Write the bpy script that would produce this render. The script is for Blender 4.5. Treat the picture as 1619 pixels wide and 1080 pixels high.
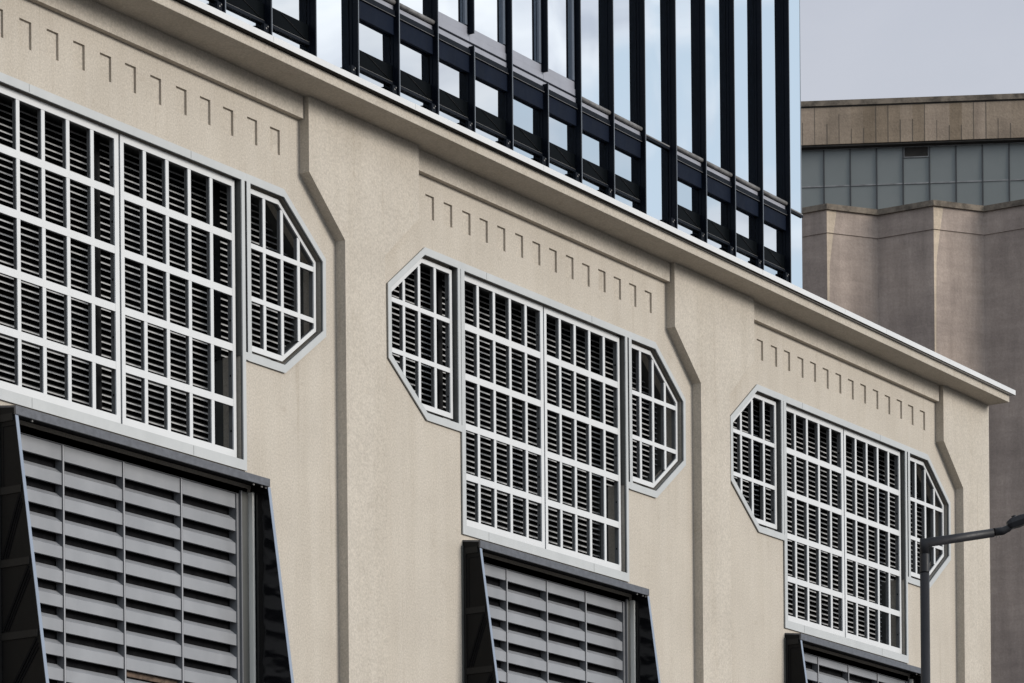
import bpy, bmesh, math, random
from mathutils import Vector, Matrix
from mathutils.geometry import tessellate_polygon
R = math.radians
random.seed(7)
for o in list(bpy.data.objects):
    bpy.data.objects.remove(o)
scene = bpy.context.scene
COL = scene.collection

# ------------------------------------------------------------------ camera
cd = bpy.data.cameras.new('camera')
cam = bpy.data.objects.new('camera', cd)
COL.objects.link(cam)
YAW, ROLL = 0.9842556, -0.0089319
cam.location = (-36.70964, -25.12016, 1.6)
fw = Vector((math.sin(YAW), math.cos(YAW), 0))
rt = Vector((math.cos(YAW), -math.sin(YAW), 0))
up = Vector((0, 0, 1))
rr = rt * math.cos(ROLL) + up * math.sin(ROLL)
uu = -rt * math.sin(ROLL) + up * math.cos(ROLL)
cam.rotation_euler = Matrix((rr, uu, -fw)).transposed().to_euler()
cd.sensor_width = 36.0
cd.lens = 36.0 * 5200 / 1619
cd.shift_y = 1363.07 / 1619
cd.clip_start = 0.5
cd.clip_end = 4000
scene.camera = cam

# ------------------------------------------------------------------ sky, sun, exposure
SUN_AZ = R(14)      # from the facade's normal (-Y) towards +X
SUN_EL = R(19)
sun_dir = Vector((math.sin(SUN_AZ) * math.cos(SUN_EL), -math.cos(SUN_AZ) * math.cos(SUN_EL), math.sin(SUN_EL)))
world = bpy.data.worlds.new('World')
scene.world = world
world.use_nodes = True
wt = world.node_tree
for n in list(wt.nodes):
    wt.nodes.remove(n)


def N(t, typ, **kw):
    n = t.nodes.new(typ)
    for k, v in kw.items():
        if k in n.inputs:
            n.inputs[k].default_value = v
        else:
            setattr(n, k, v)
    return n


def MIXC(t, f, a, b, mode='MIX'):
    n = t.nodes.new('ShaderNodeMix')
    n.data_type = 'RGBA'
    n.blend_type = mode
    for s, v in ((n.inputs[0], f), (n.inputs[6], a), (n.inputs[7], b)):
        if hasattr(v, 'is_output'):
            t.links.new(v, s)
        elif isinstance(v, tuple):
            s.default_value = v if len(v) == 4 else v + (1,)
        else:
            s.default_value = v
    return n.outputs[2]


def RAMP(t, f, stops, interp='LINEAR'):
    n = t.nodes.new('ShaderNodeValToRGB')
    cr = n.color_ramp
    cr.interpolation = interp
    while len(cr.elements) < len(stops):
        cr.elements.new(0.5)
    for e, (p, c) in zip(cr.elements, stops):
        e.position = p
        e.color = c if len(c) == 4 else tuple(c) + (1,)
    t.links.new(f, n.inputs[0])
    return n.outputs[0]


def MATH(t, op, a, b=0.0, clamp=False):
    n = t.nodes.new('ShaderNodeMath')
    n.operation = op
    n.use_clamp = clamp
    for s, v in ((n.inputs[0], a), (n.inputs[1], b)):
        if hasattr(v, 'is_output'):
            t.links.new(v, s)
        else:
            s.default_value = v
    return n.outputs[0]


sky = N(wt, 'ShaderNodeTexSky', sky_type='NISHITA', sun_disc=False)
sky.sun_elevation = SUN_EL
sky.sun_rotation = math.atan2(sun_dir.x, sun_dir.y)
sky.air_density = 1.0
sky.dust_density = 2.0
tc = N(wt, 'ShaderNodeTexCoord')
mp = N(wt, 'ShaderNodeMapping')
mp.inputs['Scale'].default_value = (1, 1, 1.5)
mp.inputs['Location'].default_value = (0.35, 0.1, 0.0)
wt.links.new(tc.outputs['Generated'], mp.inputs[0])
nz = N(wt, 'ShaderNodeTexNoise', Scale=15.0, Detail=7.0, Roughness=0.55, Distortion=0.4)
wt.links.new(mp.outputs[0], nz.inputs['Vector'])
big = N(wt, 'ShaderNodeTexNoise', Scale=13.0, Detail=6.0, Roughness=0.58, Distortion=0.8)
wt.links.new(mp.outputs[0], big.inputs['Vector'])
sep = N(wt, 'ShaderNodeSeparateXYZ')
wt.links.new(tc.outputs['Generated'], sep.inputs[0])
# cloud cover: broken bright cloud on the sun's side, an even grey sheet on the other
bank = MATH(wt, 'SUBTRACT', 0.10, MATH(wt, 'MULTIPLY', MATH(wt, 'ABSOLUTE', MATH(wt, 'SUBTRACT', sep.outputs['X'], 0.785)), 3.6))
cov = RAMP(wt, MATH(wt, 'ADD', nz.outputs[0], MATH(wt, 'MAXIMUM', bank, -0.035)), [(0.40, (0, 0, 0)), (0.60, (1, 1, 1))], 'EASE')
sheet = RAMP(wt, MATH(wt, 'ADD', MATH(wt, 'MULTIPLY', sep.outputs['Y'], 0.5), 0.5), [(0.42, (0, 0, 0)), (0.62, (1, 1, 1))])
cloud_tone = RAMP(wt, big.outputs[0], [(0.38, (5.6, 6.0, 6.9)), (0.50, (8.6, 8.9, 9.5)), (0.60, (10.3, 10.5, 10.8))])
blue_hole = MIXC(wt, 0.85, sky.outputs[0], (6.4, 7.6, 8.8))
broken = MIXC(wt, cov, blue_hole, cloud_tone)
height = RAMP(wt, sep.outputs['Z'], [(0.305, (1.08, 1.07, 1.05)), (0.37, (0.94, 0.95, 0.97))])
grey_sheet = MIXC(wt, 1.0, MIXC(wt, big.outputs[0], (4.35, 4.7, 5.45), (5.4, 5.65, 6.35)), height, 'MULTIPLY')
final = MIXC(wt, sheet, broken, grey_sheet)
bg = N(wt, 'ShaderNodeBackground', Strength=0.1)
wt.links.new(final, bg.inputs[0])
wo = N(wt, 'ShaderNodeOutputWorld')
wt.links.new(bg.outputs[0], wo.inputs[0])

sl = bpy.data.lights.new('sun', 'SUN')
sl.energy = 2.4
sl.angle = R(22)
sl.color = (1.0, 0.95, 0.88)
so = bpy.data.objects.new('sun', sl)
COL.objects.link(so)
so.rotation_euler = sun_dir.to_track_quat('Z', 'Y').to_euler()
so.location = (20, -40, 40)

scene.render.engine = 'CYCLES'
scene.view_settings.view_transform = 'Standard'
scene.view_settings.look = 'None'
scene.view_settings.exposure = 0.12
scene.view_settings.gamma = 1.0

# ------------------------------------------------------------------ materials


def new_mat(name):
    m = bpy.data.materials.new(name)
    m.use_nodes = True
    t = m.node_tree
    b = t.nodes['Principled BSDF']
    return m, t, b


def coords(t, scale=(1, 1, 1)):
    c = N(t, 'ShaderNodeTexCoord')
    m = N(t, 'ShaderNodeMapping')
    m.inputs['Scale'].default_value = scale
    t.links.new(c.outputs['Object'], m.inputs[0])
    return m.outputs[0]


def noise(t, vec, scale, detail=4.0, rough=0.55):
    n = N(t, 'ShaderNodeTexNoise', Scale=scale, Detail=detail, Roughness=rough)
    t.links.new(vec, n.inputs['Vector'])
    return n.outputs[0]


def bump(t, b, h, strength, dist):
    n = N(t, 'ShaderNodeBump', Strength=strength, Distance=dist)
    t.links.new(h, n.inputs['Height'])
    t.links.new(n.outputs[0], b.inputs['Normal'])


def stucco(name, col, grain=0.17):
    m, t, b = new_mat(name)
    v = coords(t)
    g1 = noise(t, v, 42, 3.0, 0.7)
    g2 = noise(t, v, 90, 2.0, 0.6)
    blot = noise(t, v, 0.9, 5.0, 0.6)
    streak = noise(t, coords(t, (2.4, 2.4, 0.16)), 1.6, 5.0, 0.6)
    lo = tuple(c * (1 - grain) for c in col)
    hi = tuple(c * (1 + grain) for c in col)
    c = MIXC(t, RAMP(t, g1, [(0.32, (0, 0, 0)), (0.68, (1, 1, 1))]), lo, hi)
    c = MIXC(t, RAMP(t, g2, [(0.55, (0, 0, 0)), (0.75, (0.5, 0.5, 0.5))]), c, tuple(x * 0.72 for x in col))
    c = MIXC(t, 1.0, c, RAMP(t, blot, [(0.3, (0.93, 0.925, 0.92)), (0.7, (1.05, 1.05, 1.05))]), 'MULTIPLY')
    c = MIXC(t, 1.0, c, RAMP(t, streak, [(0.35, (0.965, 0.958, 0.945)), (0.6, (1.02, 1.02, 1.02))]), 'MULTIPLY')
    drip = noise(t, coords(t, (7.0, 7.0, 0.22)), 1.0, 4.0, 0.65)
    c = MIXC(t, 1.0, c, RAMP(t, drip, [(0.30, (0.90, 0.885, 0.865)), (0.40, (1, 1, 1)), (0.66, (1, 1, 1)), (0.74, (1.05, 1.05, 1.055))]), 'MULTIPLY')
    spots = noise(t, v, 5.5, 2.0, 0.5)
    c = MIXC(t, 1.0, c, RAMP(t, spots, [(0.25, (0.93, 0.92, 0.91)), (0.36, (1, 1, 1))]), 'MULTIPLY')
    t.links.new(c, b.inputs['Base Color'])
    b.inputs['Roughness'].default_value = 0.92
    b.inputs['Specular IOR Level'].default_value = 0.25
    bump(t, b, g1, 0.35, 0.006)
    return m


def metal_paint(name, col, rough=0.45, var=0.05, spec=0.5, metallic=0.0, scale=3.0, streaky=True):
    m, t, b = new_mat(name)
    v = coords(t, (1, 1, 0.5) if streaky else (1, 1, 1))
    n1 = noise(t, v, scale, 5.0, 0.6)
    c = MIXC(t, RAMP(t, n1, [(0.3, (0, 0, 0)), (0.7, (1, 1, 1))]), tuple(x * (1 - var) for x in col), tuple(x * (1 + var) for x in col))
    t.links.new(c, b.inputs['Base Color'])
    rg = RAMP(t, noise(t, v, scale * 4, 4.0, 0.6), [(0.3, (rough * 0.85,) * 3), (0.7, (min(1, rough * 1.2),) * 3)])
    t.links.new(rg, b.inputs['Roughness'])
    b.inputs['Specular IOR Level'].default_value = spec
    b.inputs['Metallic'].default_value = metallic
    return m


M = {}
M['stucco'] = stucco('beige_stucco', (0.475, 0.430, 0.371))
M['stucco_cornice'] = stucco('cornice_stucco', (0.475, 0.430, 0.371), 0.17)
M['frame'] = metal_paint('light_grey_frame_metal', (0.44, 0.45, 0.45), 0.42, 0.05)
M['white'] = metal_paint('white_lattice_paint', (0.60, 0.605, 0.61), 0.45, 0.02)
M['reveal'] = metal_paint('shade_dark_reveal_metal', (0.09, 0.091, 0.086), 0.6, 0.15, 0.25)  # poor light in the window reveals is put into this dark grey
M['bar_back'] = metal_paint('dark_grey_bar_metal', (0.14, 0.14, 0.14), 0.6, 0.08, 0.2)
M['slat'] = metal_paint('grey_slat_metal', (0.40, 0.40, 0.40), 0.55, 0.2, 0.3, scale=6)
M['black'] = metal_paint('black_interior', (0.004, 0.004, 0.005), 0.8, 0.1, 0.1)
M['post'] = metal_paint('dark_post_metal', (0.010, 0.010, 0.0105), 0.7, 0.1, 0.1)
M['hood_cap'] = metal_paint('charcoal_hood_metal', (0.085, 0.088, 0.10), 0.4, 0.25, 0.5, 0.2, 14, False)
M['hood_side'] = metal_paint('black_hood_panel', (0.007, 0.007, 0.0073), 0.5, 0.2, 0.1)
M['hood_rail'] = metal_paint('black_hood_rail', (0.013, 0.013, 0.0133), 0.45, 0.15, 0.15)
M['hood_edge'] = metal_paint('blue_grey_edge_metal', (0.22, 0.26, 0.33), 0.35, 0.08, 0.5)
M['blade'] = metal_paint('grey_louvre_metal', (0.25, 0.255, 0.27), 0.36, 0.16, 0.5, 0.0, 0.9)
M['mullion'] = metal_paint('grey_louvre_mullion', (0.15, 0.152, 0.16), 0.4, 0.08)
M['mullion_edge'] = metal_paint('grey_louvre_mullion_edge', (0.30, 0.30, 0.315), 0.4, 0.05)
M['flash'] = metal_paint('white_flashing_metal', (0.62, 0.62, 0.62), 0.4, 0.03, 0.5, 0.0, 2.0, False)
M['flash_shade'] = metal_paint('shaded_flashing_underside', (0.018, 0.016, 0.014), 0.7, 0.1, 0.2)  # shade under the flashing's overhang, put into the colour
M['fin'] = metal_paint('blue_black_fin_metal', (0.0035, 0.0055, 0.010), 0.5, 0.15, 0.08)
M['fin_edge'] = metal_paint('fin_edge_metal', (0.20, 0.22, 0.25), 0.35, 0.05)
M['navy'] = metal_paint('navy_spandrel_metal', (0.0055, 0.009, 0.019), 0.55, 0.15, 0.05)
M['ledge'] = metal_paint('lavender_grey_ledge_metal', (0.27, 0.275, 0.315), 0.35, 0.08, 0.5)
M['tube'] = metal_paint('brushed_tube_metal', (0.17, 0.165, 0.165), 0.6, 0.3, 0.2, 0.0, 9, False)
M['bolt'] = metal_paint('steel_bolt', (0.22, 0.21, 0.20), 0.4, 0.1, 0.3, 0.3)
M['lamp'] = metal_paint('charcoal_lamp_paint', (0.021, 0.021, 0.024), 0.45, 0.15, 0.25, 0.0, 5)
M['lamp_lens'] = metal_paint('clear_lamp_lens', (0.4, 0.41, 0.42), 0.15, 0.03)
M['roofing'] = metal_paint('grey_roofing', (0.16, 0.16, 0.16), 0.9, 0.2, 0.2)


def glossy_black():
    m, t, b = new_mat('glossy_black_panel')
    b.inputs['Base Color'].default_value = (0.006, 0.006, 0.007, 1)
    b.inputs['Roughness'].default_value = 0.12
    b.inputs['Specular IOR Level'].default_value = 0.35
    bump(t, b, noise(t, coords(t, (1, 1, 1.6)), 1.6, 2.0, 0.5), 0.25, 0.12)
    return m


def mirror_glass(name='reflective_glass', k=1.0):
    m, t, b = new_mat(name)
    v = coords(t)
    c = MIXC(t, noise(t, v, 0.5, 2.0), tuple(x * k for x in (0.80, 0.845, 0.88)), tuple(x * k for x in (0.84, 0.87, 0.89)))
    t.links.new(c, b.inputs['Base Color'])
    b.inputs['Metallic'].default_value = 1.0
    b.inputs['Roughness'].default_value = 0.02
    bump(t, b, noise(t, coords(t, (1, 1, 0.35)), 0.7, 1.0, 0.4), 0.12, 0.05)
    return m


def dark_glass():
    m, t, b = new_mat('dark_base_glass')
    b.inputs['Base Color'].default_value = (0.003, 0.004, 0.005, 1)
    b.inputs['Roughness'].default_value = 0.3
    b.inputs['Specular IOR Level'].default_value = 0.02
    return m


def silo_concrete(name, col, panel=None):
    m, t, b = new_mat(name)
    v = coords(t)
    vs = coords(t, (1, 1, 0.12))
    n1 = noise(t, vs, 1.5, 6.0, 0.65)
    n2 = noise(t, v, 0.35, 6.0, 0.6)
    n3 = noise(t, coords(t, (0.5, 0.5, 3.0)), 0.9, 5.0, 0.6)
    n4 = noise(t, v, 9.0, 4.0, 0.6)
    c = MIXC(t, RAMP(t, n1, [(0.3, (0, 0, 0)), (0.7, (1, 1, 1))]), tuple(x * 0.80 for x in col), tuple(x * 1.12 for x in col))
    c = MIXC(t, 1.0, c, RAMP(t, n2, [(0.32, (0.82, 0.815, 0.82)), (0.5, (0.98, 0.975, 0.97)), (0.68, (1.08, 1.065, 1.05))]), 'MULTIPLY')
    c = MIXC(t, 1.0, c, RAMP(t, n3, [(0.35, (0.92, 0.92, 0.92)), (0.65, (1.05, 1.05, 1.05))]), 'MULTIPLY')
    c = MIXC(t, 1.0, c, RAMP(t, n4, [(0.3, (0.90, 0.90, 0.90)), (0.7, (1.08, 1.08, 1.08))]), 'MULTIPLY')
    if panel:
        # cast panels of slightly different tone, with stains creeping up the joints
        sp = N(t, 'ShaderNodeSeparateXYZ')
        t.links.new(v, sp.inputs[0])
        ix = MATH(t, 'FLOOR', MATH(t, 'DIVIDE', sp.outputs[0], panel))
        wn = N(t, 'ShaderNodeTexWhiteNoise', noise_dimensions='1D')
        t.links.new(ix, wn.inputs['W'])
        c = MIXC(t, 1.0, c, RAMP(t, wn.outputs[0], [(0, (0.80, 0.78, 0.74)), (0.5, (1.0, 1.0, 1.0)), (1, (1.08, 1.08, 1.12))]), 'MULTIPLY')
    t.links.new(c, b.inputs['Base Color'])
    b.inputs['Roughness'].default_value = 0.95
    b.inputs['Specular IOR Level'].default_value = 0.15
    bump(t, b, n4, 0.3, 0.05)
    return m


def stained(name, col, stain, scale):
    m, t, b = new_mat(name)
    v = coords(t)
    n1 = noise(t, v, scale, 6.0, 0.7)
    c = MIXC(t, RAMP(t, n1, [(0.42, (0, 0, 0)), (0.62, (1, 1, 1))]), col, stain)
    t.links.new(c, b.inputs['Base Color'])
    b.inputs['Roughness'].default_value = 0.95
    return m


M['gloss'] = glossy_black()
M['glass'] = mirror_glass()
M['glass_low'] = mirror_glass('grey_reflective_glass', 0.83)
M['dark_glass'] = dark_glass()
M['silo'] = silo_concrete('silo_concrete', (0.385, 0.315, 0.272))
M['silo_fascia'] = silo_concrete('silo_fascia_concrete', (0.335, 0.265, 0.20), 0.62)
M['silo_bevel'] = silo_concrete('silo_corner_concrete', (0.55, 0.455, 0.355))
M['silo_cap'] = stained('weathered_coping', (0.22, 0.18, 0.14), (0.085, 0.07, 0.055), 1.2)
M['silo_shadow'] = stained('shadow_dark_concrete', (0.035, 0.03, 0.026), (0.02, 0.018, 0.016), 1.2)  # shadow bands and the dark vent, put into the colour
M['silo_mull'] = metal_paint('dark_window_mullion', (0.03, 0.03, 0.032), 0.5, 0.1)
M['silo_transom'] = metal_paint('worn_window_transom', (0.20, 0.20, 0.20), 0.5, 0.4, 0.5, 0, 1.5, False)
M['joint'] = metal_paint('dark_joint', (0.13, 0.108, 0.088), 0.9, 0.1, 0.1)
M['asphalt'] = stained('asphalt', (0.055, 0.055, 0.056), (0.042, 0.042, 0.043), 3.0)
M['paving'] = stained('concrete_paving', (0.14, 0.135, 0.125), (0.11, 0.105, 0.10), 2.0)
M['pale'] = metal_paint('pale_trim', (0.80, 0.78, 0.72), 0.5, 0.03)
M['slat_back'] = metal_paint('shade_dark_slat_metal', (0.05, 0.05, 0.05), 0.6, 0.1, 0.2)  # shade on the slat undersides is put into this colour
M['jamb'] = metal_paint('blue_grey_jamb_metal', (0.10, 0.12, 0.155), 0.4, 0.08, 0.3)
M['brown'] = stained('brown_timber', (0.13, 0.09, 0.065), (0.06, 0.04, 0.03), 14.0)


def silo_glass():
    m, t, b = new_mat('grey_blue_window_glass')
    v = coords(t)
    n = noise(t, v, 0.6, 3.0)
    c = MIXC(t, n, (0.15, 0.165, 0.16), (0.19, 0.20, 0.195))
    t.links.new(c, b.inputs['Base Color'])
    b.inputs['Roughness'].default_value = 0.3
    b.inputs['Specular IOR Level'].default_value = 0.4
    return m


M['silo_glass'] = silo_glass()

# ------------------------------------------------------------------ mesh helpers


class MB:
    def __init__(self):
        self.bm = bmesh.new()
        self.mats = []

    def mi(self, m):
        m = M[m] if isinstance(m, str) else m
        if m not in self.mats:
            self.mats.append(m)
        return self.mats.index(m)

    def face(self, pts, m):
        vs = [self.bm.verts.new(p) for p in pts]
        f = self.bm.faces.new(vs)
        f.material_index = self.mi(m)
        return f

    def box(self, x0, x1, y0, y1, z0, z1, m):
        return self.hexa([(x0, y0, z0), (x1, y0, z0), (x1, y1, z0), (x0, y1, z0), (x0, y0, z1), (x1, y0, z1), (x1, y1, z1), (x0, y1, z1)], m)

    def hexa(self, p, m):
        v = [self.bm.verts.new(q) for q in p]
        k = self.mi(m)
        for ids in ((0, 3, 2, 1), (4, 5, 6, 7), (0, 1, 5, 4), (1, 2, 6, 5), (2, 3, 7, 6), (3, 0, 4, 7)):
            f = self.bm.faces.new([v[i] for i in ids])
            f.material_index = k
        return v

    def poly(self, loops, y, m, flip=False):
        """filled polygon with holes in the plane Y = y; loops are lists of (x, z)"""
        vl = [[Vector((a, b, 0)) for a, b in l] for l in loops]
        flat = [p for l in vl for p in l]
        tris = tessellate_polygon(vl)
        vs = [self.bm.verts.new((p.x, y, p.y)) for p in flat]
        k = self.mi(m)
        for t in tris:
            a, b, c = (flat[i] for i in t)
            cr = (b - a).cross(c - a).z
            if abs(cr) < 1e-10:
                continue
            ids = t if cr > 0 else (t[0], t[2], t[1])
            f = self.bm.faces.new([vs[i] for i in ids])   # normal -Y
            f.material_index = k

    def walls(self, loop, y0, y1, m):
        """ruled faces round a closed loop of (x, z) between two depths"""
        n = len(loop)
        for i in range(n):
            a, b = loop[i], loop[(i + 1) % n]
            self.face([(a[0], y0, a[1]), (b[0], y0, b[1]), (b[0], y1, b[1]), (a[0], y1, a[1])], m)

    def prism_x(self, prof, x0, x1, m):
        """closed (y, z) profile extruded along X"""
        n = len(prof)
        k = self.mi(m)
        a = [self.bm.verts.new((x0, p[0], p[1])) for p in prof]
        b = [self.bm.verts.new((x1, p[0], p[1])) for p in prof]
        for i in range(n):
            j = (i + 1) % n
            f = self.bm.faces.new([a[i], a[j], b[j], b[i]])
            f.material_index = k
        for l in (a, b[::-1]):
            f = self.bm.faces.new(l)
            f.material_index = k

    def prism_z(self, loop, z0, z1, m):
        n = len(loop)
        k = self.mi(m)
        a = [self.bm.verts.new((p[0], p[1], z0)) for p in loop]
        b = [self.bm.verts.new((p[0], p[1], z1)) for p in loop]
        for i in range(n):
            j = (i + 1) % n
            f = self.bm.faces.new([a[i], a[j], b[j], b[i]])
            f.material_index = k
        for l in (a[::-1], b):
            f = self.bm.faces.new(l)
            f.material_index = k

    def strip(self, p, q, w, y0, y1, m):
        """bar of width w in the facade plane whose outer edge runs p -> q; the width lies to the left of p -> q"""
        d = Vector((q[0] - p[0], q[1] - p[1])).normalized()
        nx, nz = -d.y * w, d.x * w
        c = [(p[0], p[1]), (q[0], q[1]), (q[0] + nx, q[1] + nz), (p[0] + nx, p[1] + nz)]
        self.ring4(c, y0, y1, m)

    def ring4(self, c, y0, y1, m):
        self.hexa([(c[0][0], y0, c[0][1]), (c[1][0], y0, c[1][1]), (c[1][0], y1, c[1][1]), (c[0][0], y1, c[0][1]),
                   (c[3][0], y0, c[3][1]), (c[2][0], y0, c[2][1]), (c[2][0], y1, c[2][1]), (c[3][0], y1, c[3][1])], m)

    def tube(self, pts, r, m, seg=16, caps=True):
        k = self.mi(m)
        rs = r if isinstance(r, (list, tuple)) else [r] * len(pts)
        pts = [Vector(p) for p in pts]
        rings = []
        for i, p in enumerate(pts):
            if i == 0:
                d = pts[1] - p
            elif i == len(pts) - 1:
                d = p - pts[i - 1]
            else:
                d = (p - pts[i - 1]).normalized() + (pts[i + 1] - p).normalized()
            d.normalize()
            if i == 0:
                ref = Vector((0, 0, 1)) if abs(d.z) < 0.9 else Vector((rt.x, rt.y, 0))
                s = d.cross(ref).normalized()
            else:
                s = (s - d * s.dot(d)).normalized()
            t = s.cross(d).normalized()
            k_, b_ = 0.0, None
            if 0 < i < len(pts) - 1:
                d1, d2 = (p - pts[i - 1]).normalized(), (pts[i + 1] - p).normalized()
                if (d2 - d1).length > 1e-4:
                    b_ = (d2 - d1).normalized()
                    k_ = 1.0 / max(0.3, d.dot(d1)) - 1.0     # mitre at a bend
            ring = []
            for j in range(seg):
                of = (s * math.cos(2 * math.pi * j / seg) + t * math.sin(2 * math.pi * j / seg)) * rs[i]
                if b_ is not None:
                    of = of + b_ * (of.dot(b_) * k_)
                ring.append(self.bm.verts.new(p + of))
            rings.append(ring)
        for a, b in zip(rings, rings[1:]):
            for j in range(seg):
                f = self.bm.faces.new([a[j], a[(j + 1) % seg], b[(j + 1) % seg], b[j]])
                f.material_index = k
                f.smooth = True
        if caps:
            for l in (rings[0], rings[-1]):
                f = self.bm.faces.new(l)
                f.material_index = k

    def build(self, name, parent=None, bevel=0.0, fix=True):
        if fix:
            bmesh.ops.recalc_face_normals(self.bm, faces=self.bm.faces[:])
        me = bpy.data.meshes.new(name)
        self.bm.to_mesh(me)
        self.bm.free()
        for m in self.mats:
            me.materials.append(m)
        o = bpy.data.objects.new(name, me)
        COL.objects.link(o)
        if parent:
            o.parent = parent
        if bevel:
            bv = o.modifiers.new('bevel', 'BEVEL')
            bv.width = bevel
            bv.segments = 2
            bv.limit_method = 'ANGLE'
            bv.angle_limit = R(40)
        return o


def thing(name, label, cat, loc=(0, 0, 0), rz=0.0):
    o = bpy.data.objects.new(name, None)
    COL.objects.link(o)
    o.location = loc
    o.rotation_euler = (0, 0, rz)
    o.empty_display_size = 0.5
    o['label'] = label
    o['category'] = cat
    return o


def copy_tree(o, parent, loc=None, group=None):
    c = o.copy()
    COL.objects.link(c)
    c.parent = parent
    if loc is not None:
        c.location = loc
    for ch in list(o.children):
        copy_tree(ch, c)
    return c


def inset(poly, ws):
    """inset a counter-clockwise (x, z) polygon, ws[i] for the edge i -> i+1"""
    n = len(poly)
    L = []
    for i in range(n):
        p, q = Vector(poly[i]), Vector(poly[(i + 1) % n])
        d = (q - p).normalized()
        nn = Vector((-d.y, d.x))
        L.append((p + nn * ws[i], d))
    out = []
    for i in range(n):
        (p, d), (q, e) = L[i - 1], L[i]
        den = d.x * e.y - d.y * e.x
        s = ((q.x - p.x) * e.y - (q.y - p.y) * e.x) / den
        out.append((p.x + d.x * s, p.y + d.y * s))
    return out


def span(poly, axis, c):
    """extent of a convex polygon along the other axis at coordinate c"""
    r = []
    n = len(poly)
    for i in range(n):
        p, q = poly[i], poly[(i + 1) % n]
        a, b = p[axis], q[axis]
        if a != b and min(a, b) - 1e-9 <= c <= max(a, b) + 1e-9:
            t = (c - a) / (b - a)
            r.append(p[1 - axis] + t * (q[1 - axis] - p[1 - axis]))
    return (min(r), max(r)) if len(r) >= 2 else None


# ------------------------------------------------------------------ ground
g = MB()
g.face([(-3000, -3000, 0), (3000, -3000, 0), (3000, 3000, 0), (-3000, 3000, 0)], 'asphalt')
go = g.build('road')
go['kind'] = 'structure'
g = MB()
g.box(-60, 40, -5.5, -0.3, -0.2, 0.13, 'paving')
go = g.build('pavement', bevel=0.015)
go['kind'] = 'structure'

# ------------------------------------------------------------------ the beige building
PIL = -0.155           # pilaster plane; the recessed wall is Y = 0
XL, XR = -16.0, 16.25
bld = thing('beige_building', 'beige rendered industrial building with pilasters, cornice and white lattice windows', 'building')



def wide(x, b):
    """the first bay is a little wider than the other two; it keeps its right side"""
    return 4.293 + (x - 4.293) * 1.07 + b if (b < -1 and x < 4.27) else x + b


wallm = MB()
bays = (-9.0, 0.0, 9.0)
REC = [(-1.147, 15.655), (-1.147, 14.625), (-1.93, 13.94), (-1.93, 0.9), (6.2, 0.9), (6.2, 13.94), (5.45, 14.625), (5.45, 15.655)]
WOUT = [(-0.80, 12.09), (0.04, 12.09), (0.04, 10.70), (4.25, 10.70), (4.25, 12.09), (5.055, 12.09), (5.91, 12.72), (5.91, 13.635), (5.075, 14.29), (-0.82, 14.29), (-1.65, 13.65), (-1.65, 12.72)]
HOPEN = [(0.10, 4.2), (4.345, 4.2), (4.345, 10.36), (0.10, 10.36)]
wallm.poly([[(XL, 0), (XR, 0), (XR, 15.66), (XL, 15.66)]] + [[(wide(x, b), z) for x, z in REC] for b in bays], PIL, 'stucco')


for b in bays:
    rec = [(wide(x, b), z) for x, z in REC]
    wallm.walls(rec, PIL, 0.0, 'stucco')
    pks = []
    for i in range(14):
        jx, jz = random.uniform(-0.012, 0.012), random.uniform(-0.008, 0.008)
        xr = b + 5.05 - (0.4605 if b < -1 else 0.4335) * (13 - i) + jx
        pks.append([(xr - 0.20, 14.757 + jz), (xr, 14.757 + jz + random.uniform(-.012, .012)), (xr, 15.066 + jz), (xr - 0.20, 15.066 + jz)])
    wallm.poly([rec, [(wide(x, b), z) for x, z in WOUT], [(wide(x, b), z) for x, z in HOPEN]] + pks, 0.0, 'stucco')
    wallm.walls([(wide(x, b), z) for x, z in WOUT], 0.0, 0.3, 'stucco')
    wallm.walls([(wide(x, b), z) for x, z in HOPEN], 0.0, 0.3, 'stucco')
    for p in pks:
        # shallow square-edged pockets in the render
        y = 0.030
        wallm.face([(p[0][0], y, p[0][1]), (p[1][0], y, p[1][1]), (p[2][0], y, p[2][1]), (p[3][0], y, p[3][1])], 'stucco')
        wallm.face([(p[1][0], 0, p[1][1]), (p[2][0], 0, p[2][1]), (p[2][0], y, p[2][1]), (p[1][0], y, p[1][1])], 'stucco')
        wallm.face([(p[3][0], 0, p[3][1]), (p[2][0], 0, p[2][1]), (p[2][0], y, p[2][1]), (p[3][0], y, p[3][1])], 'stucco')
        wallm.face([(p[0][0], 0, p[0][1]), (p[1][0], 0, p[1][1]), (p[1][0], y, p[1][1]), (p[0][0], y, p[0][1])], 'stucco')
        wallm.face([(p[0][0], 0, p[0][1]), (p[3][0], 0, p[3][1]), (p[3][0], y, p[3][1]), (p[0][0], y, p[0][1])], 'stucco')
# end walls and back
wallm.face([(XR, PIL, 0), (XR, 22, 0), (XR, 22, 15.66), (XR, PIL, 15.66)], 'stucco')
wallm.face([(XL, PIL, 0), (XL, 22, 0), (XL, 22, 15.66), (XL, PIL, 15.66)], 'stucco')
wallm.face([(XL, 22, 0), (XR, 22, 0), (XR, 22, 15.66), (XL, 22, 15.66)], 'stucco')
wallm.build('wall', bld, fix=False)

for b in bays:
    m = MB()
    m.box(wide(-1.16, b) - b, 5.44, -0.083, 0.02, 15.30, 15.655, 'stucco')
    o = m.build('frieze_band', bld, bevel=0.006)
    o.location.x = b

# cornice slab: its overhang narrows slightly towards the right end


def cy(x, base):
    return base + (x + 7.0) * (0.09 / 23.2)


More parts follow.
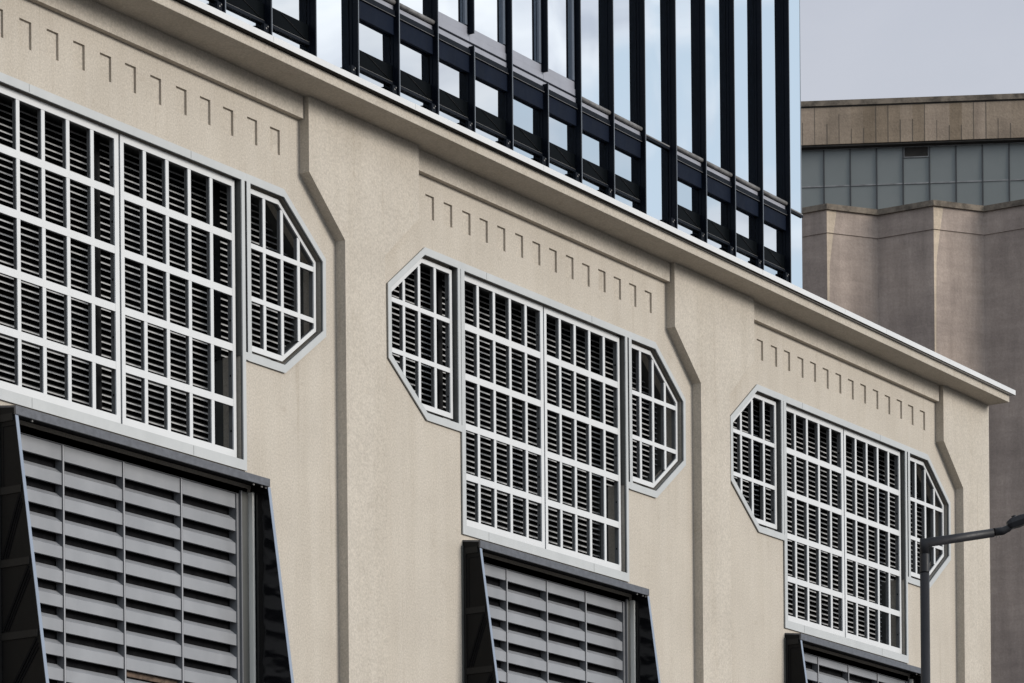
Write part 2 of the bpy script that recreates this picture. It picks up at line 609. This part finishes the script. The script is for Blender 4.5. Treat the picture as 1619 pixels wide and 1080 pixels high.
m = MB()
a, c = XL - 0.1, XR
m.hexa([(a, cy(a, -0.645), 15.588), (c, cy(c, -0.645), 15.578), (c, 22.2, 15.578), (a, 22.2, 15.588),
        (a, cy(a, -0.645), 15.718), (c, cy(c, -0.645), 15.703), (c, 22.2, 15.703), (a, 22.2, 15.718)], 'stucco_cornice')
m.build('cornice', bld, bevel=0.008)
m = MB()
c = XR + 0.075
m.hexa([(a, cy(a, -0.73), 15.722), (c, cy(c, -0.73), 15.707), (c, -0.3, 15.707), (a, -0.3, 15.722),
        (a, cy(a, -0.73), 15.798), (c, cy(c, -0.73), 15.79), (c, -0.3, 15.80), (a, -0.3, 15.808)], 'flash')
m.hexa([(a, cy(a, -0.725), 15.7205), (c - .004, cy(c, -0.725), 15.7055), (c - .004, -0.62, 15.7055), (a, -0.62, 15.7205),
        (a, cy(a, -0.725), 15.7215), (c - .004, cy(c, -0.725), 15.7065), (c - .004, -0.62, 15.7065), (a, -0.62, 15.7215)], 'flash_shade')  # thin dark sheet painted as the overhang's shade
for xj in (-11.0, -8.0, -5.0, -2.0, 1.05, 4.1, 7.2, 9.9, 11.35, 13.7):
    m.box(xj, xj + 0.006, cy(xj, -0.7315), cy(xj, -0.72), 15.728, 15.792, 'frame')
m.build('parapet_flashing', bld)
m = MB()
m.box(a, XR, -0.3, 22.1, 15.719, 15.80, 'roofing')
m.build('roof', bld)

# ------------------------------------------------------------------ lattice windows (one built, two copied)
LW = [(-0.838, 14.337), (-1.69, 13.668), (-1.69, 12.69), (-0.82, 12.037), (-0.012, 12.037), (-0.012, 14.337)]
MW = [(0.0, 10.66), (4.293, 10.66), (4.293, 14.337), (0.0, 14.337)]
RW = [(4.335, 12.03), (5.09, 12.03), (5.947, 12.67), (5.953, 13.662), (5.092, 14.337), (4.335, 14.337)]
FY0, FY1 = -0.030, -0.014


def frame_strips(mb, poly, ws, y0, y1, m):
    inn = inset(poly, ws)
    n = len(poly)
    for i in range(n):
        j = (i + 1) % n
        mb.ring4([poly[i], poly[j], inn[j], inn[i]], y0, y1, m)
    return inn


def build_window(parent):
    f = MB()
    wl = [0.078, 0.075, 0.085, 0.10, 0.062, 0.10]
    IL = frame_strips(f, LW, wl, FY0, FY1, 'frame')
    IM = frame_strips(f, MW, [0.125, 0.058, 0.10, 0.085], FY0, FY1, 'frame')
    IR = frame_strips(f, RW, [0.10, 0.085, 0.062, 0.078, 0.10, 0.075], FY0, FY1, 'frame')
    # the joint between the three frames is a dark slot, closed by the head and sill strips
    for x0, x1 in ((-0.012, 0.0), (4.293, 4.335)):
        f.box(x0 + .0005, x1 - .0005, -0.022, 0.01, 12.13, 14.24, 'post')
        f.box(x0 + .0002, x1 - .0002, FY0 + .0005, 0.0, 14.24, 14.337, 'frame')
        f.box(x0 + .0002, x1 - .0002, FY0 + .0005, 0.0, 12.035, 12.13, 'frame')
    for xj in (0.62, 3.32):
        f.box(xj, xj + 0.005, FY0 - 0.0012, FY0 + 0.004, 14.245, 14.334, 'bar_back')
        f.box(xj, xj + 0.005, FY0 - 0.0012, FY0 + 0.004, 10.665, 10.78, 'bar_back')
    for pl, ww in ((LW, wl), (MW, [0.125, 0.058, 0.10, 0.085]), (RW, [0.10, 0.085, 0.062, 0.078, 0.10, 0.075])):
        frame_strips(f, inset(pl, [0.002] * len(pl)), [w - 0.004 for w in ww], FY1 + 0.0004, 0.012, 'reveal')  # ring behind the frame, its shaded sides painted dark
    win = f.build('louvre_window', parent)
    # deep reveal round the opening, shade put into its dark colour, and the jamb posts between wings and main light
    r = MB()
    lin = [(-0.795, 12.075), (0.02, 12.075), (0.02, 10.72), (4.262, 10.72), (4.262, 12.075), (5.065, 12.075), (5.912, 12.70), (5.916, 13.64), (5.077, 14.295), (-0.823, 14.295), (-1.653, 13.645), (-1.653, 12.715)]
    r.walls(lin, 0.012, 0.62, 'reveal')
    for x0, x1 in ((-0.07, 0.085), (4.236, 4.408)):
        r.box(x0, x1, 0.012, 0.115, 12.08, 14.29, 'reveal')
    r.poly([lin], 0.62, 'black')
    r.build('shaded_reveal', win, fix=False)
    # white lattices
    Y0 = 0.05

    def lattice(poly, ws, vs, zs, vw=0.054, zw=0.066):
        g = MB()
        inn = inset(poly, ws)
        n = len(poly)
        for i in range(n):
            j = (i + 1) % n
            g.ring4([poly[i], poly[j], inn[j], inn[i]], Y0, Y0 + 0.02, 'white')
            # dark back section of the profile
        inb = inset(poly, [w - 0.012 for w in ws])
        outb = inset(poly, [0.012] * n)
        for i in range(n):
            j = (i + 1) % n
            g.ring4([outb[i], outb[j], inb[j], inb[i]], Y0 + 0.0205, Y0 + 0.085, 'bar_back')
        for x in vs:
            s = [span(inn, 0, x + d) for d in (-vw / 2, vw / 2)]
            if not all(s):
                continue
            lo = max(s[0][0], s[1][0]) - 0.02
            hi = min(s[0][1], s[1][1]) + 0.02
            g.box(x - vw / 2, x + vw / 2, Y0 + 0.004, Y0 + 0.02, lo, hi, 'white')
            g.box(x - vw / 2 + 0.008, x + vw / 2 - 0.008, Y0 + 0.0206, Y0 + 0.068, lo, hi, 'bar_back')
        for z in zs:
            s = [span(inn, 1, z + d) for d in (-zw / 2, zw / 2)]
            lo = max(s[0][0], s[1][0]) - 0.02
            hi = min(s[0][1], s[1][1]) + 0.02
            g.box(lo, hi, Y0 + 0.002, Y0 + 0.018, z - zw / 2, z + zw / 2, 'white')
            g.box(lo, hi, Y0 + 0.0208, Y0 + 0.06, z - zw / 2 + 0.008, z + zw / 2 - 0.008, 'bar_back')
        # small dark fixing holes down the right stile
        xs = max(p[0] for p in inb) - 0.0005
        zlo, zhi = span(inb, 0, xs - 0.002)
        for zz in [z - 0.34 for z in zs] + [zs[0] + 0.30]:
            if zlo + 0.05 < zz < zhi - 0.05:
                g.box(xs - 0.004, xs + 0.001, Y0 + 0.040, Y0 + 0.060, zz - 0.012, zz + 0.012, 'black')
        return g

    zr = (13.522, 12.842, 12.162, 11.482)
    lattice([(0.092, 10.805), (2.154, 10.805), (2.154, 14.232), (0.092, 14.232)], [0.095, 0.072, 0.085, 0.07], [0.128 + 0.3975 * k for k in range(1, 5)], zr, zw=0.09).build('lattice', win)
    lattice([(2.182, 10.805), (4.197, 10.805), (4.197, 14.232), (2.182, 14.232)], [0.095, 0.052, 0.085, 0.06], [2.208 + 0.392 * k for k in range(1, 5)], zr, zw=0.09).build('lattice', win)
    lp = inset(LW, [0.11, 0.11, 0.11, 0.165, 0.092, 0.125])
    lattice(lp, [0.055, 0.05, 0.05, 0.07, 0.055, 0.06], [-1.219, -0.866, -0.496], (13.513, 12.846), vw=0.053, zw=0.062).build('lattice', win)
    rp = inset(RW, [0.165, 0.11, 0.11, 0.11, 0.125, 0.09])
    lattice(rp, [0.07, 0.05, 0.045, 0.045, 0.06, 0.055], [4.786, 5.146, 5.489], (13.505, 12.85), vw=0.053, zw=0.062).build('lattice', win)
    # bank of thin louvre slats far behind
    s = MB()
    z = 10.76
    YS = 0.45
    segs = [lin]
    while z < 14.28:
        for (c0, c1) in ((-1.65, 5.91),):
            cell = None
            if z < 12.09:
                lo, hi = 0.03, 4.255
            else:
                oct_ = [(-0.795, 12.075), (5.065, 12.075), (5.912, 12.70), (5.916, 13.64), (5.077, 14.295), (-0.823, 14.295), (-1.653, 13.645), (-1.653, 12.715)]
                q = span(oct_, 1, z)
                if not q:
                    continue
                lo, hi = q
            x0, x1 = max(lo, c0), min(hi, c1)
            if x1 - x0 < 0.05:
                continue
            s.prism_x([(YS, z), (YS, z + 0.017), (YS + 0.003, z + 0.017), (YS + 0.003, z)], x0, x1, 'slat')
            s.prism_x([(YS + 0.0035, z + 0.004), (YS + 0.0035, z + 0.016), (YS + 0.075, z + 0.06), (YS + 0.075, z + 0.052)], x0, x1, 'slat_back')
        z += 0.0785
    s.build('louvre_slats', win)
    for xc in (0.10,):
        p = MB()
        z0 = 12.08 if xc < 0.2 else 10.73
        if xc > 4.2:
            z0 = 12.08
        p.box(xc - 0.055, xc + 0.055, 0.39, 0.50, z0, 14.29, 'post')
        p.build('louvre_post', win)
    return win


w0 = build_window(bld)
w0.location.x = 0.0
copy_tree(w0, bld, (9.0, 0, 0))
w1 = copy_tree(w0, bld, (-9.0, 0, 0))
for o in [w1] + list(w1.children):
    o.data = o.data.copy()
    for v in o.data.vertices:
        v.co.x = wide(v.co.x, -9.0) + 9.0
p = MB()
p.box(-7.055, -6.935, 0.39, 0.50, 10.73, 14.29, 'post')
o = p.build('louvre_post', w1)
o.location.x = 9.0
p = MB()
p.box(-4.79, -4.67, 0.39, 0.50, 12.08, 14.29, 'post')
o = p.build('louvre_post', w1)
o.location.x = 9.0

# ------------------------------------------------------------------ louvred hoods below the windows


def plate_y(z):
    return -0.272 - 0.139 * (10.45 - z)


def build_hood(parent, dx, x0, pitch, zg, xl=0.022):
    ZB = 4.3
    c = MB()
    # folded cap with a fall towards the front
    c.prism_x([(-0.293, 10.452), (-0.293, 10.548), (0.0, 10.585), (0.0, 10.562), (-0.268, 10.528), (-0.268, 10.452)], xl, 4.412, 'hood_cap')
    for x in (xl, 4.400):
        c.prism_x([(-0.267, 10.453), (-0.267, 10.527), (-0.001, 10.561), (-0.001, 10.453)], x + 0.0005, x + 0.011, 'hood_side')
    c.prism_x([(-0.2675, 10.454), (-0.2675, 10.51), (0.0, 10.54), (0.0, 10.50), (-0.235, 10.454)], xl + 0.018, 4.39, 'black')
    for x in (0.10, 4.12, 4.28, 4.36):
        c.box(x, x + 0.022, -0.262, -0.245, 10.428, 10.4535, 'bolt')
    hood = c.build('window_hood', parent)
    hood.location.x = dx
    for side in (0, 1):
        x = xl + 0.008 if side == 0 else 4.388
        p = MB()
        prof = [(-0.002, ZB), (plate_y(ZB), ZB), (plate_y(10.45), 10.45), (-0.002, 10.45)]
        p.prism_x(prof, x, x + 0.024, 'gloss' if side else 'hood_side')
        if side == 0:
            # outer face: rails, wall stile and double diagonal braces per cell
            xo = x - 0.012

            def bar(a, b, wd, t, mm):
                a, b = Vector(a), Vector(b)
                d = (b - a).normalized()
                n = Vector((-d.y, d.x)) * wd / 2
                q = [a - n, b - n, b + n, a + n]
                p.prism_x([(v.x, v.y) for v in q], x - t, x - 0.0005, mm)
            bar((-0.03, ZB + .05), (-0.03, 10.41), 0.05, 0.016, 'hood_rail')
            zc = [10.43, 9.615, 8.80, 7.985, 7.17, 6.355, 5.54, 4.725]
            for i, z in enumerate(zc):
                bar((-0.012, z), (plate_y(z) + 0.03, z), 0.082, 0.014, 'hood_rail')
                if i >= 1 and i < len(zc) - 1:
                    z2 = zc[i + 1]
                    bar((-0.07, z2 + 0.06), (plate_y(z) + 0.05, z - 0.06), 0.028, 0.012, 'black')
                    bar((-0.115, z2 + 0.06), (plate_y(z) + 0.03, z - 0.11), 0.016, 0.010, 'black')
                    bar((-0.145, z2 + 0.06), (plate_y(z) + 0.02, z - 0.16), 0.022, 0.008, 'black')
                if i == 0:
                    bar((-0.10, zc[1] + .05), (-0.10, z - 0.10), 0.008, 0.004, 'black')
                    bar((-0.10, z - 0.10), (plate_y(z), z - 0.10), 0.008, 0.004, 'black')
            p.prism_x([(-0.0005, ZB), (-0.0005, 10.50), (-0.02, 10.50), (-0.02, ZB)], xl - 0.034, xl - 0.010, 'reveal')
        p.build('side_panel', hood, fix=True)
        e = MB()
        xe0, xe1 = (x + 0.0002, x + 0.05) if side == 0 else (x - 0.002, x + 0.05)
        yt, yb = plate_y(10.448) - 0.0005, plate_y(ZB) - 0.0005
        e.hexa([(xe0, yb - 0.006, ZB), (xe1, yb - 0.006, ZB), (xe1, yb, ZB), (xe0, yb, ZB),
                (xe0, yt - 0.006, 10.448), (xe1, yt - 0.006, 10.448), (xe1, yt, 10.448), (xe0, yt, 10.448)], 'hood_edge')
        e.build('edge_flange', hood)
    # the bank of wide folded blades
    b = MB()
    cols = [xl + 0.08] + [x0 + pitch * k for k in range(4)]
    cols[-1] = min(cols[-1], 4.30)
    for k in range(4):
        xa, xb = cols[k] + (0.016 if k else 0.0), cols[k + 1] - 0.016
        z = zg
        first = True
        while z > ZB:
            # z = bottom edge of this blade's face
            zt = z + 0.135 if not first else 10.355
            prof = [(0.022, z), (0.022, zt), (0.030, zt + 0.004), (0.105, zt + 0.062), (0.105, zt + 0.054), (0.032, zt - 0.006), (0.032, z + 0.01), (0.06, z + 0.018), (0.06, z)]
            if first:
                prof = [(0.022, z), (0.022, zt), (0.034, zt), (0.034, z + 0.01), (0.06, z + 0.018), (0.06, z)]
            b.prism_x(prof, xa, xb, 'blade')
            z -= 0.2815
            first = False
    b.build('louvre_blades', hood)
    for k in range(4):
        mm = MB()
        x = cols[k + 1]
        if k < 3:
            mm.box(x - 0.015, x + 0.015, 0.010, 0.12, ZB, 10.36, 'mullion')
            mm.box(x - 0.014, x + 0.004, 0.0065, 0.0095, ZB, 10.355, 'mullion_edge')
            mm.build('louvre_mullion', hood)
        else:
            mm.box(x - 0.015, x + 0.03, 0.004, 0.30, ZB, 10.36, 'mullion')
            mm.box(x + 0.032, x + 0.055, -0.030, 0.30, ZB, 10.40, 'mullion')
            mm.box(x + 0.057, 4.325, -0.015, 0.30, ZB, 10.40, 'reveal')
            mm.box(4.335, 4.372, -0.075, -0.004, ZB, 10.40, 'pale')
            mm.build('louvre_frame', hood)
    h = MB()
    h.box(xl + 0.08, 4.33, 0.0, 0.30, 10.3565, 10.45, 'mullion')
    h.build('head_frame', hood)
    if dx < -1:
        k = MB()
        k.box(2.02, 3.25, 0.085, 0.12, 7.86, 7.925, 'brown')
        k.build('timber_batten', hood)
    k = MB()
    k.poly([[(xl + 0.07, ZB), (4.36, ZB), (4.36, 10.40), (xl + 0.07, 10.40)]], 0.125, 'black')  # black sheet added close behind the blades to keep the gaps dark
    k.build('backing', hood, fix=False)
    return hood


build_hood(bld, -9.0, 0.935, 1.066, 10.178, -0.20)
build_hood(bld, 0.0, 1.12, 1.02, 10.205)
build_hood(bld, 9.0, 1.158, 1.04, 10.24)

# ------------------------------------------------------------------ glass tower behind the parapet
GY, FY = 0.455, 0.33
tw = thing('glass_tower', 'glass office tower with blue-black vertical fins rising behind the beige parapet', 'building', (0, 0, 0))
fins = [-10.12, -9.2, -8.28, -7.36, -6.44, -5.52, -4.593, -3.654, -2.718, -1.795, -0.872, 0.038, 0.915, 1.862, 2.787, 3.671, 4.569, 5.466, 6.371, 7.267, 8.166, 9.051, 9.952]
TXR, TXL, TZ = 10.545, -10.9, 44.0
core = MB()
core.box(TXL + 0.1, TXR - 0.05, GY + 0.06, 16, 15.75, TZ - 0.2, 'black')
core.build('core', tw)
sg = MB()
sg.face([(TXR, GY, 15.8), (TXR, 16, 15.8), (TXR, 16, TZ), (TXR, GY, TZ)], 'glass')
sg.build('side_glazing', tw)
sg = MB()
sg.face([(TXL, GY, 15.8), (TXL, 16, 15.8), (TXL, 16, TZ), (TXL, GY, TZ)], 'glass')
sg.build('side_glazing', tw)
cp = MB()
cp.box(TXR - 0.012, TXR + 0.004, GY - 0.004, GY + 0.05, 15.81, TZ, 'fin_edge')
cp.build('corner_trim', tw)
rf = MB()
rf.box(TXL - 0.1, TXR + 0.1, GY - 0.1, 16.1, TZ + 0.001, TZ + 0.3, 'fin')
rf.build('roof', tw)

edges = [TXL] + fins + [TXR]
short = {0.915, 2.787}
full = {9, 18, 23}             # bays of plain glass (index of the bay's left fin in `edges`)
inset_bays = {12, 13, 14, 15}  # the four bays whose upper windows stand above a deep sill band
for i in range(len(edges) - 1):
    xa, xb = edges[i] + 0.002, edges[i + 1] - 0.002
    is_full, is_ins = i in full, i in inset_bays
    gl = MB()
    # each pane leans a hair differently, as real panes do
    for z0, z1 in ((15.82, 16.70), (16.70, 17.64), (17.64 if not is_ins else 17.875, 21.4), (21.4, 25.2), (25.2, 29.0), (29.0, TZ)):
        a_, b_, c_ = (random.uniform(-0.004, 0.004) for _ in range(3))
        if is_full and z0 < 17:
            if z0 > 16:
                continue
            z1 = 17.64
        j = [a_, a_ + b_, a_ + b_ + c_, a_ + c_]
        gl.face([(xa, GY + j[0], z0), (xb, GY + j[1], z0), (xb, GY + j[2], z1), (xa, GY + j[3], z1)], 'glass_low' if (z1 < 17.7 and not is_full) else 'glass')
    gl.build('window_pane', tw, fix=False)
    if is_full:
        if i >= 18:
            t = MB()
            t.box(xa, xb, GY - 0.03, GY - 0.01, 17.59, 17.63, 'fin')
            t.box(xa, xb, GY - 0.028, GY - 0.012, 17.631, 17.65, 'tube')
            t.build('transom', tw)
        continue
    b = MB()
    b.box(xa, xb, GY - 0.03, GY - 0.006, 16.60, 16.82, 'dark_glass')
    b.box(xa, xb, GY - 0.035, GY - 0.0305, 16.595, 16.603, 'bolt')
    b.box(xa, xb, GY - 0.045, GY - 0.006, 16.555, 16.594, 'fin')
    b.tube([(xb - 0.10, GY - 0.036, 16.61), (xa + 0.30, GY - 0.036, 16.80)], 0.004, 'hood_rail', 6)
    b.build('base_panel', tw)
    n = MB()
    n.box(xa, xb, GY - 0.055, GY - 0.006, 17.228, 17.463, 'navy')
    n.box(xa, xb, GY - 0.075, GY - 0.006, 17.465, 17.548, 'fin')
    n.box(xa, xb, GY - 0.079, GY - 0.0755, 17.469, 17.474, 'tube')
    n.build('spandrel_panel', tw)
    l = MB()
    if is_ins:
        l.box(xa, xb, GY - 0.045, GY - 0.006, 17.551, 17.633, 'ledge')
        l.box(xa, xb, GY - 0.050, GY - 0.006, 17.636, 17.663, 'fin')
        l.box(xa, xb, GY - 0.040, GY - 0.006, 17.665, 17.763, 'ledge')
        l.box(xa, xb, GY - 0.030, GY - 0.006, 17.770, 17.873, 'ledge')
        l.box(xb - 0.105, xb - 0.05, GY - 0.04, GY - 0.004, 17.885, TZ, 'jamb')
    else:
        l.box(xa, xb, GY - 0.045, GY - 0.006, 17.551, 17.621, 'ledge')
        l.box(xa, xb, GY - 0.012, GY - 0.006, 17.623, 17.713, 'fin')
    l.build('sill_ledge', tw)
    if not is_ins:
        u = MB()
        u.tube([(xa, GY - 0.06, 17.661), (xb, GY - 0.06, 17.661)], 0.032, 'tube', 12)
        u.build('rail_tube', tw)

for i, x in enumerate(fins):
    sections = [(15.83, TZ)]
    if x in short:
        sections = [(15.83, 17.59), (17.765, TZ)]
    for z0, z1 in sections:
        f = MB()
        f.box(x - 0.030, x, FY, FY + 0.085, z0, z1, 'fin')
        f.box(x - 0.040, x - 0.002, FY + 0.0855, GY - 0.001, z0 + 0.002, z1 - 0.002, 'fin')
        f.box(x - 0.009, x + 0.0015, FY - 0.002, FY - 0.0003, z0, z1, 'fin_edge')
        fo = f.build('fin', tw)
    if i + 0 not in (8, 17):
        k = MB()
        k.box(x - 0.135, x - 0.041, GY - 0.10, GY - 0.05, 16.37, 16.53, 'fin')
        k.tube([(x - 0.095, GY - 0.10, 16.475), (x - 0.095, GY - 0.108, 16.475)], 0.011, 'bolt', 10)
        k.tube([(x - 0.062, GY - 0.10, 16.505), (x - 0.062, GY - 0.108, 16.505)], 0.009, 'bolt', 10)
        k.build('fin_bracket', tw)

# ------------------------------------------------------------------ concrete silo far behind
D = 165.0
PX = 5200.0
base = Vector((cam.location.x, cam.location.y, 0)) + fw * D + rt * 20.0
# local x runs along the face to the right, local y away from the viewer
ang = math.atan2(rt.y, rt.x) + R(-4.8)
silo = thing('grain_silo', 'brown concrete grain silo with pleated walls and a glazed top storey', 'silo', (base.x, base.y, 0), ang)


def sx(px):
    """local x of image column px on the silo's face"""
    r = (px - 809.5) / PX * D - 20.0
    return r / math.cos(R(4.8)) * (1 + 0.0)


ZR = 51.72
ridges = [sx(1322) + 5.335 * k for k in range(-6, 7)]
val = [r + 2.58 for r in ridges]
VD = 1.30
pts = []
for r, v in zip(ridges, val):
    pts.append((r, 0.0))
    pts.append((v, VD))
x_end = pts[-1][0]
wall = MB()
bev = 0.30


def pleat(off):
    out = []
    for i, (x, y) in enumerate(pts):
        out.append((x, y + off))
    return out


ZT = 50.3
P = pleat(0.16)
top = pleat(0.10)
# upper square-edged zone, then the shaft with chamfered arrises
for (a, b) in zip(top, top[1:]):
    wall.face([(a[0], a[1], ZT), (b[0], b[1], ZT), (b[0], b[1], ZR - 0.28), (a[0], a[1], ZR - 0.28)], 'silo')
for (a, b) in zip(top, top[1:]):
    wall.face([(a[0], a[1] + 0.06, 0), (b[0], b[1] + 0.06, 0), (b[0], b[1] + 0.06, ZT), (a[0], a[1] + 0.06, ZT)], 'silo')
    wall.face([(a[0], a[1] + 0.06, ZT), (b[0], b[1] + 0.06, ZT), (b[0], b[1], ZT), (a[0], a[1], ZT)], 'silo')
wall.face([(top[0][0], top[0][1], 0), (top[0][0], 30, 0), (top[0][0], 30, ZR - .28), (top[0][0], top[0][1], ZR - .28)], 'silo')
wall.face([(top[-1][0], top[-1][1], 0), (top[-1][0], 30, 0), (top[-1][0], 30, ZR - .28), (top[-1][0], top[-1][1], ZR - .28)], 'silo')
wall.face([(top[0][0], 30, 0), (top[-1][0], 30, 0), (top[-1][0], 30, ZR - .28), (top[0][0], 30, ZR - .28)], 'silo')
wall.build('wall', silo, fix=False)
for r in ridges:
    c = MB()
    # cleaner, less stained chamfer on the right of each ridge, fading out a few metres down
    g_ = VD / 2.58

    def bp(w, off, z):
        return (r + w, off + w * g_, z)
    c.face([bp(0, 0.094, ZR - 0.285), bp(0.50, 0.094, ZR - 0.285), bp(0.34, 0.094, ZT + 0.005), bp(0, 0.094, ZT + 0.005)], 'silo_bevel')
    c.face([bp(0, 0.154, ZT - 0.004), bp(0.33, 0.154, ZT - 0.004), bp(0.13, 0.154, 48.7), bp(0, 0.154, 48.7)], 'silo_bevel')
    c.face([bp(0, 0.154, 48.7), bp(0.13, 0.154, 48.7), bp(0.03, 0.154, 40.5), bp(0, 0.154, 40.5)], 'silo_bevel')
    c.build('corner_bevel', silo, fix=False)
cop = MB()
for (a, b) in zip(pleat(-0.05), pleat(-0.05)[1:]):
    cop.hexa([(a[0], a[1], ZR - 0.28), (b[0], b[1], ZR - 0.28), (b[0], b[1] + 1.5, ZR - 0.28), (a[0], a[1] + 1.5, ZR - 0.28),
              (a[0], a[1], ZR), (b[0], b[1], ZR), (b[0], b[1] + 1.5, ZR), (a[0], a[1] + 1.5, ZR)], 'silo_cap')
cop.build('coping', silo)
# glazed storey
X0, X1 = pts[0][0] + 0.3, pts[-1][0] - 0.3
GYs = 1.75
GT = 54.95
deck = MB()
deck.box(X0, X1, 1.66, 30, ZR - 0.5, ZR - 0.30, 'silo')
deck.build('deck', silo)
pitch = 1.332
mx0 = (sx(1272.2) + 20) * 1.0106 - 20
nn = 24
ZB_ = ZR - 0.3
zsplit = 53.12
kvent = 4
for k in range(-nn, nn):
    xa = mx0 + pitch * k
    xb = xa + pitch
    if xa < X0 or xb > X1:
        continue
    w = MB()
    tilt = random.uniform(-0.02, 0.02)
    ztop = GT if k != kvent else 54.42
    w.face([(xa, GYs, ZB_), (xb, GYs + tilt, ZB_), (xb, GYs + tilt, zsplit), (xa, GYs, zsplit)], 'silo_glass')
    w.face([(xa, GYs, zsplit), (xb, GYs, zsplit), (xb, GYs + tilt, ztop), (xa, GYs + tilt, ztop)], 'silo_glass')
    wo_ = w.build('window_pane', silo, fix=False)
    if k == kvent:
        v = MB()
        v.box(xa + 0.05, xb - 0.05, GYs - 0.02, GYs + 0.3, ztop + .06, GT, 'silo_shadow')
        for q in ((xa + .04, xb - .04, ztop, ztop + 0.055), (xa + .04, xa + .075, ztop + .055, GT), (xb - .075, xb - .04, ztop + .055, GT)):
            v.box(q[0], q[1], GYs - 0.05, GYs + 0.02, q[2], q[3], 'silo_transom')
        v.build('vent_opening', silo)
    mu = MB()
    mu.box(xa - 0.035, xa + 0.035, GYs - 0.06, GYs + 0.03, ZB_, GT, 'silo_mull')
    mu.build('mullion', silo)
tr = MB()
tr.box(X0, X1, GYs - 0.045, GYs + 0.01, zsplit - 0.035, zsplit + 0.035, 'silo_transom')
tr.build('transom', silo)
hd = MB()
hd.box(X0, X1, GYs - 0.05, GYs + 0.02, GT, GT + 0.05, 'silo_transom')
hd.box(X0, X1, GYs - 0.45, GYs + 0.0, GT + 0.052, 55.12, 'silo_shadow')  # painted shadow band below the fascia
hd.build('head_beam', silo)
fa = MB()
fz0, fz1 = 55.10, 57.03
FO = 1.25
fa.box(X0 - .3, X1 + .3, FO, FO + 0.35, fz0, fz1, 'silo_fascia')
x = X0
n = 0
while x < X1:
    h = random.choice((0.4, 0.6, 0.8, 1.0, 1.0, 0.55))
    if random.random() < 0.93:
        fa.box(x - 0.012, x + 0.012 + random.uniform(0, 0.02), FO - 0.006, FO - 0.0005, fz0 + 0.002, fz0 + (fz1 - fz0) * h * 0.97, 'joint')
    x = (math.floor(x / 0.614 + 1e-6) + 1) * 0.614 + 1e-4
fa.build('fascia', silo)
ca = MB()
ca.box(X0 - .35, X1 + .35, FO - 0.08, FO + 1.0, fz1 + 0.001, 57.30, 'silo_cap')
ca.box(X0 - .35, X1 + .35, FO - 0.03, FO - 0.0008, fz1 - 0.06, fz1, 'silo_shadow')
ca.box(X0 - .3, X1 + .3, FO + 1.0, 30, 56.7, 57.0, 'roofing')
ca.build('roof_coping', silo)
bx = MB()
bx.box(X0, X1, GYs + 0.4, 29.9, ZR - 0.29, 56.69, 'black')
bx.build('storey_core', silo)

# ------------------------------------------------------------------ street lamp in front of the facade
DL = 38.0
lp = Vector((cam.location.x, cam.location.y, 0)) + fw * DL + rt * ((1464.6 - 809.5) / PX * DL + 0.046)
lamp = thing('street_lamp', 'charcoal tubular street lamp with a bent arm in front of the right window', 'street lamp', (lp.x, lp.y, 0))


def L(u, z, v=0.0):
    p = rt * u + fw * v
    return (p.x, p.y, z)


LT = 9.19
r0 = 0.055
m = MB()
m.tube([L(0, 0.02), L(0, 1.2)], 0.09, 'lamp', 24)
m.tube([L(0, 1.2), L(0, 1.3)], [0.09, r0], 'lamp', 24, False)
m.tube([L(0, 1.3), L(0, 8.84)], r0, 'lamp', 24)
m.tube([L(0, 8.842), L(0, 8.852)], r0 - 0.003, 'black', 24, False)
tn = math.tan(R(7.9))
m.tube([L(0, 8.854), L(0, 9.06)], r0, 'lamp', 24, False)
m.build('post', lamp)
m = MB()
m.tube([L(0, 9.0605), L(0, LT), L(0.80, LT + 0.80 * tn)], [r0, 0.053, 0.050], 'lamp', 24)
m.build('arm', lamp)
m = MB()
e0 = (0.805, LT + 0.85 * tn)
m.tube([L(*e0), L(e0[0] + 0.012, e0[1] + 0.002)], 0.046, 'black', 24)
m.tube([L(e0[0] + 0.012, e0[1] + 0.002), L(e0[0] + 0.10, e0[1] + 0.012), L(e0[0] + 0.16, e0[1] + 0.04), L(e0[0] + 0.22, e0[1] + 0.085)], [0.046, 0.046, 0.041, 0.036], 'lamp', 24)
for u in (0.03, 0.07):
    m.tube([L(e0[0] + u, e0[1] - 0.045), L(e0[0] + u, e0[1] - 0.062)], 0.007, 'bolt', 8)
m.build('spigot', lamp)
# flat luminaire head, seen end on at the picture's edge
m = MB()
hx, hz = e0[0] + 0.15, e0[1] + 0.085
tilt = R(14)


def H(a, b, v):
    return L(hx + a * math.cos(tilt) - b * math.sin(tilt), hz + a * math.sin(tilt) + b * math.cos(tilt), v)


secs = [(0.0, -0.035, 0.03, 0.05), (0.05, -0.06, 0.055, 0.075), (0.16, -0.055, 0.065, 0.10), (0.30, -0.03, 0.06, 0.13), (0.75, -0.02, 0.05, 0.14), (0.82, -0.015, 0.03, 0.11)]
rings = []
for a, b0, b1, w in secs:
    rings.append([m.bm.verts.new(H(a, z, v)) for z, v in ((b0, -w * .8), (b0, w * .8), ((b0 + b1) / 2, w), (b1, w * .7), (b1, -w * .7), ((b0 + b1) / 2, -w))])
k = m.mi('lamp')
for a, b in zip(rings, rings[1:]):
    for j in range(6):
        f = m.bm.faces.new([a[j], a[(j + 1) % 6], b[(j + 1) % 6], b[j]])
        f.material_index = k
for l in (rings[0], rings[-1]):
    m.bm.faces.new(l).material_index = k
hd_ = m.build('lamp_head', lamp, bevel=0.006)
m = MB()
q = [H(0.34, -0.034, -0.09), H(0.72, -0.024, -0.09), H(0.72, -0.024, 0.09), H(0.34, -0.034, 0.09)]
m.face(q, 'lamp_lens')
m.build('lens', hd_, fix=False)
m = MB()
m.tube([H(0.10, 0.055, 0), H(0.10, 0.082, 0)], 0.028, 'lamp', 16)
m.build('photocell', hd_)
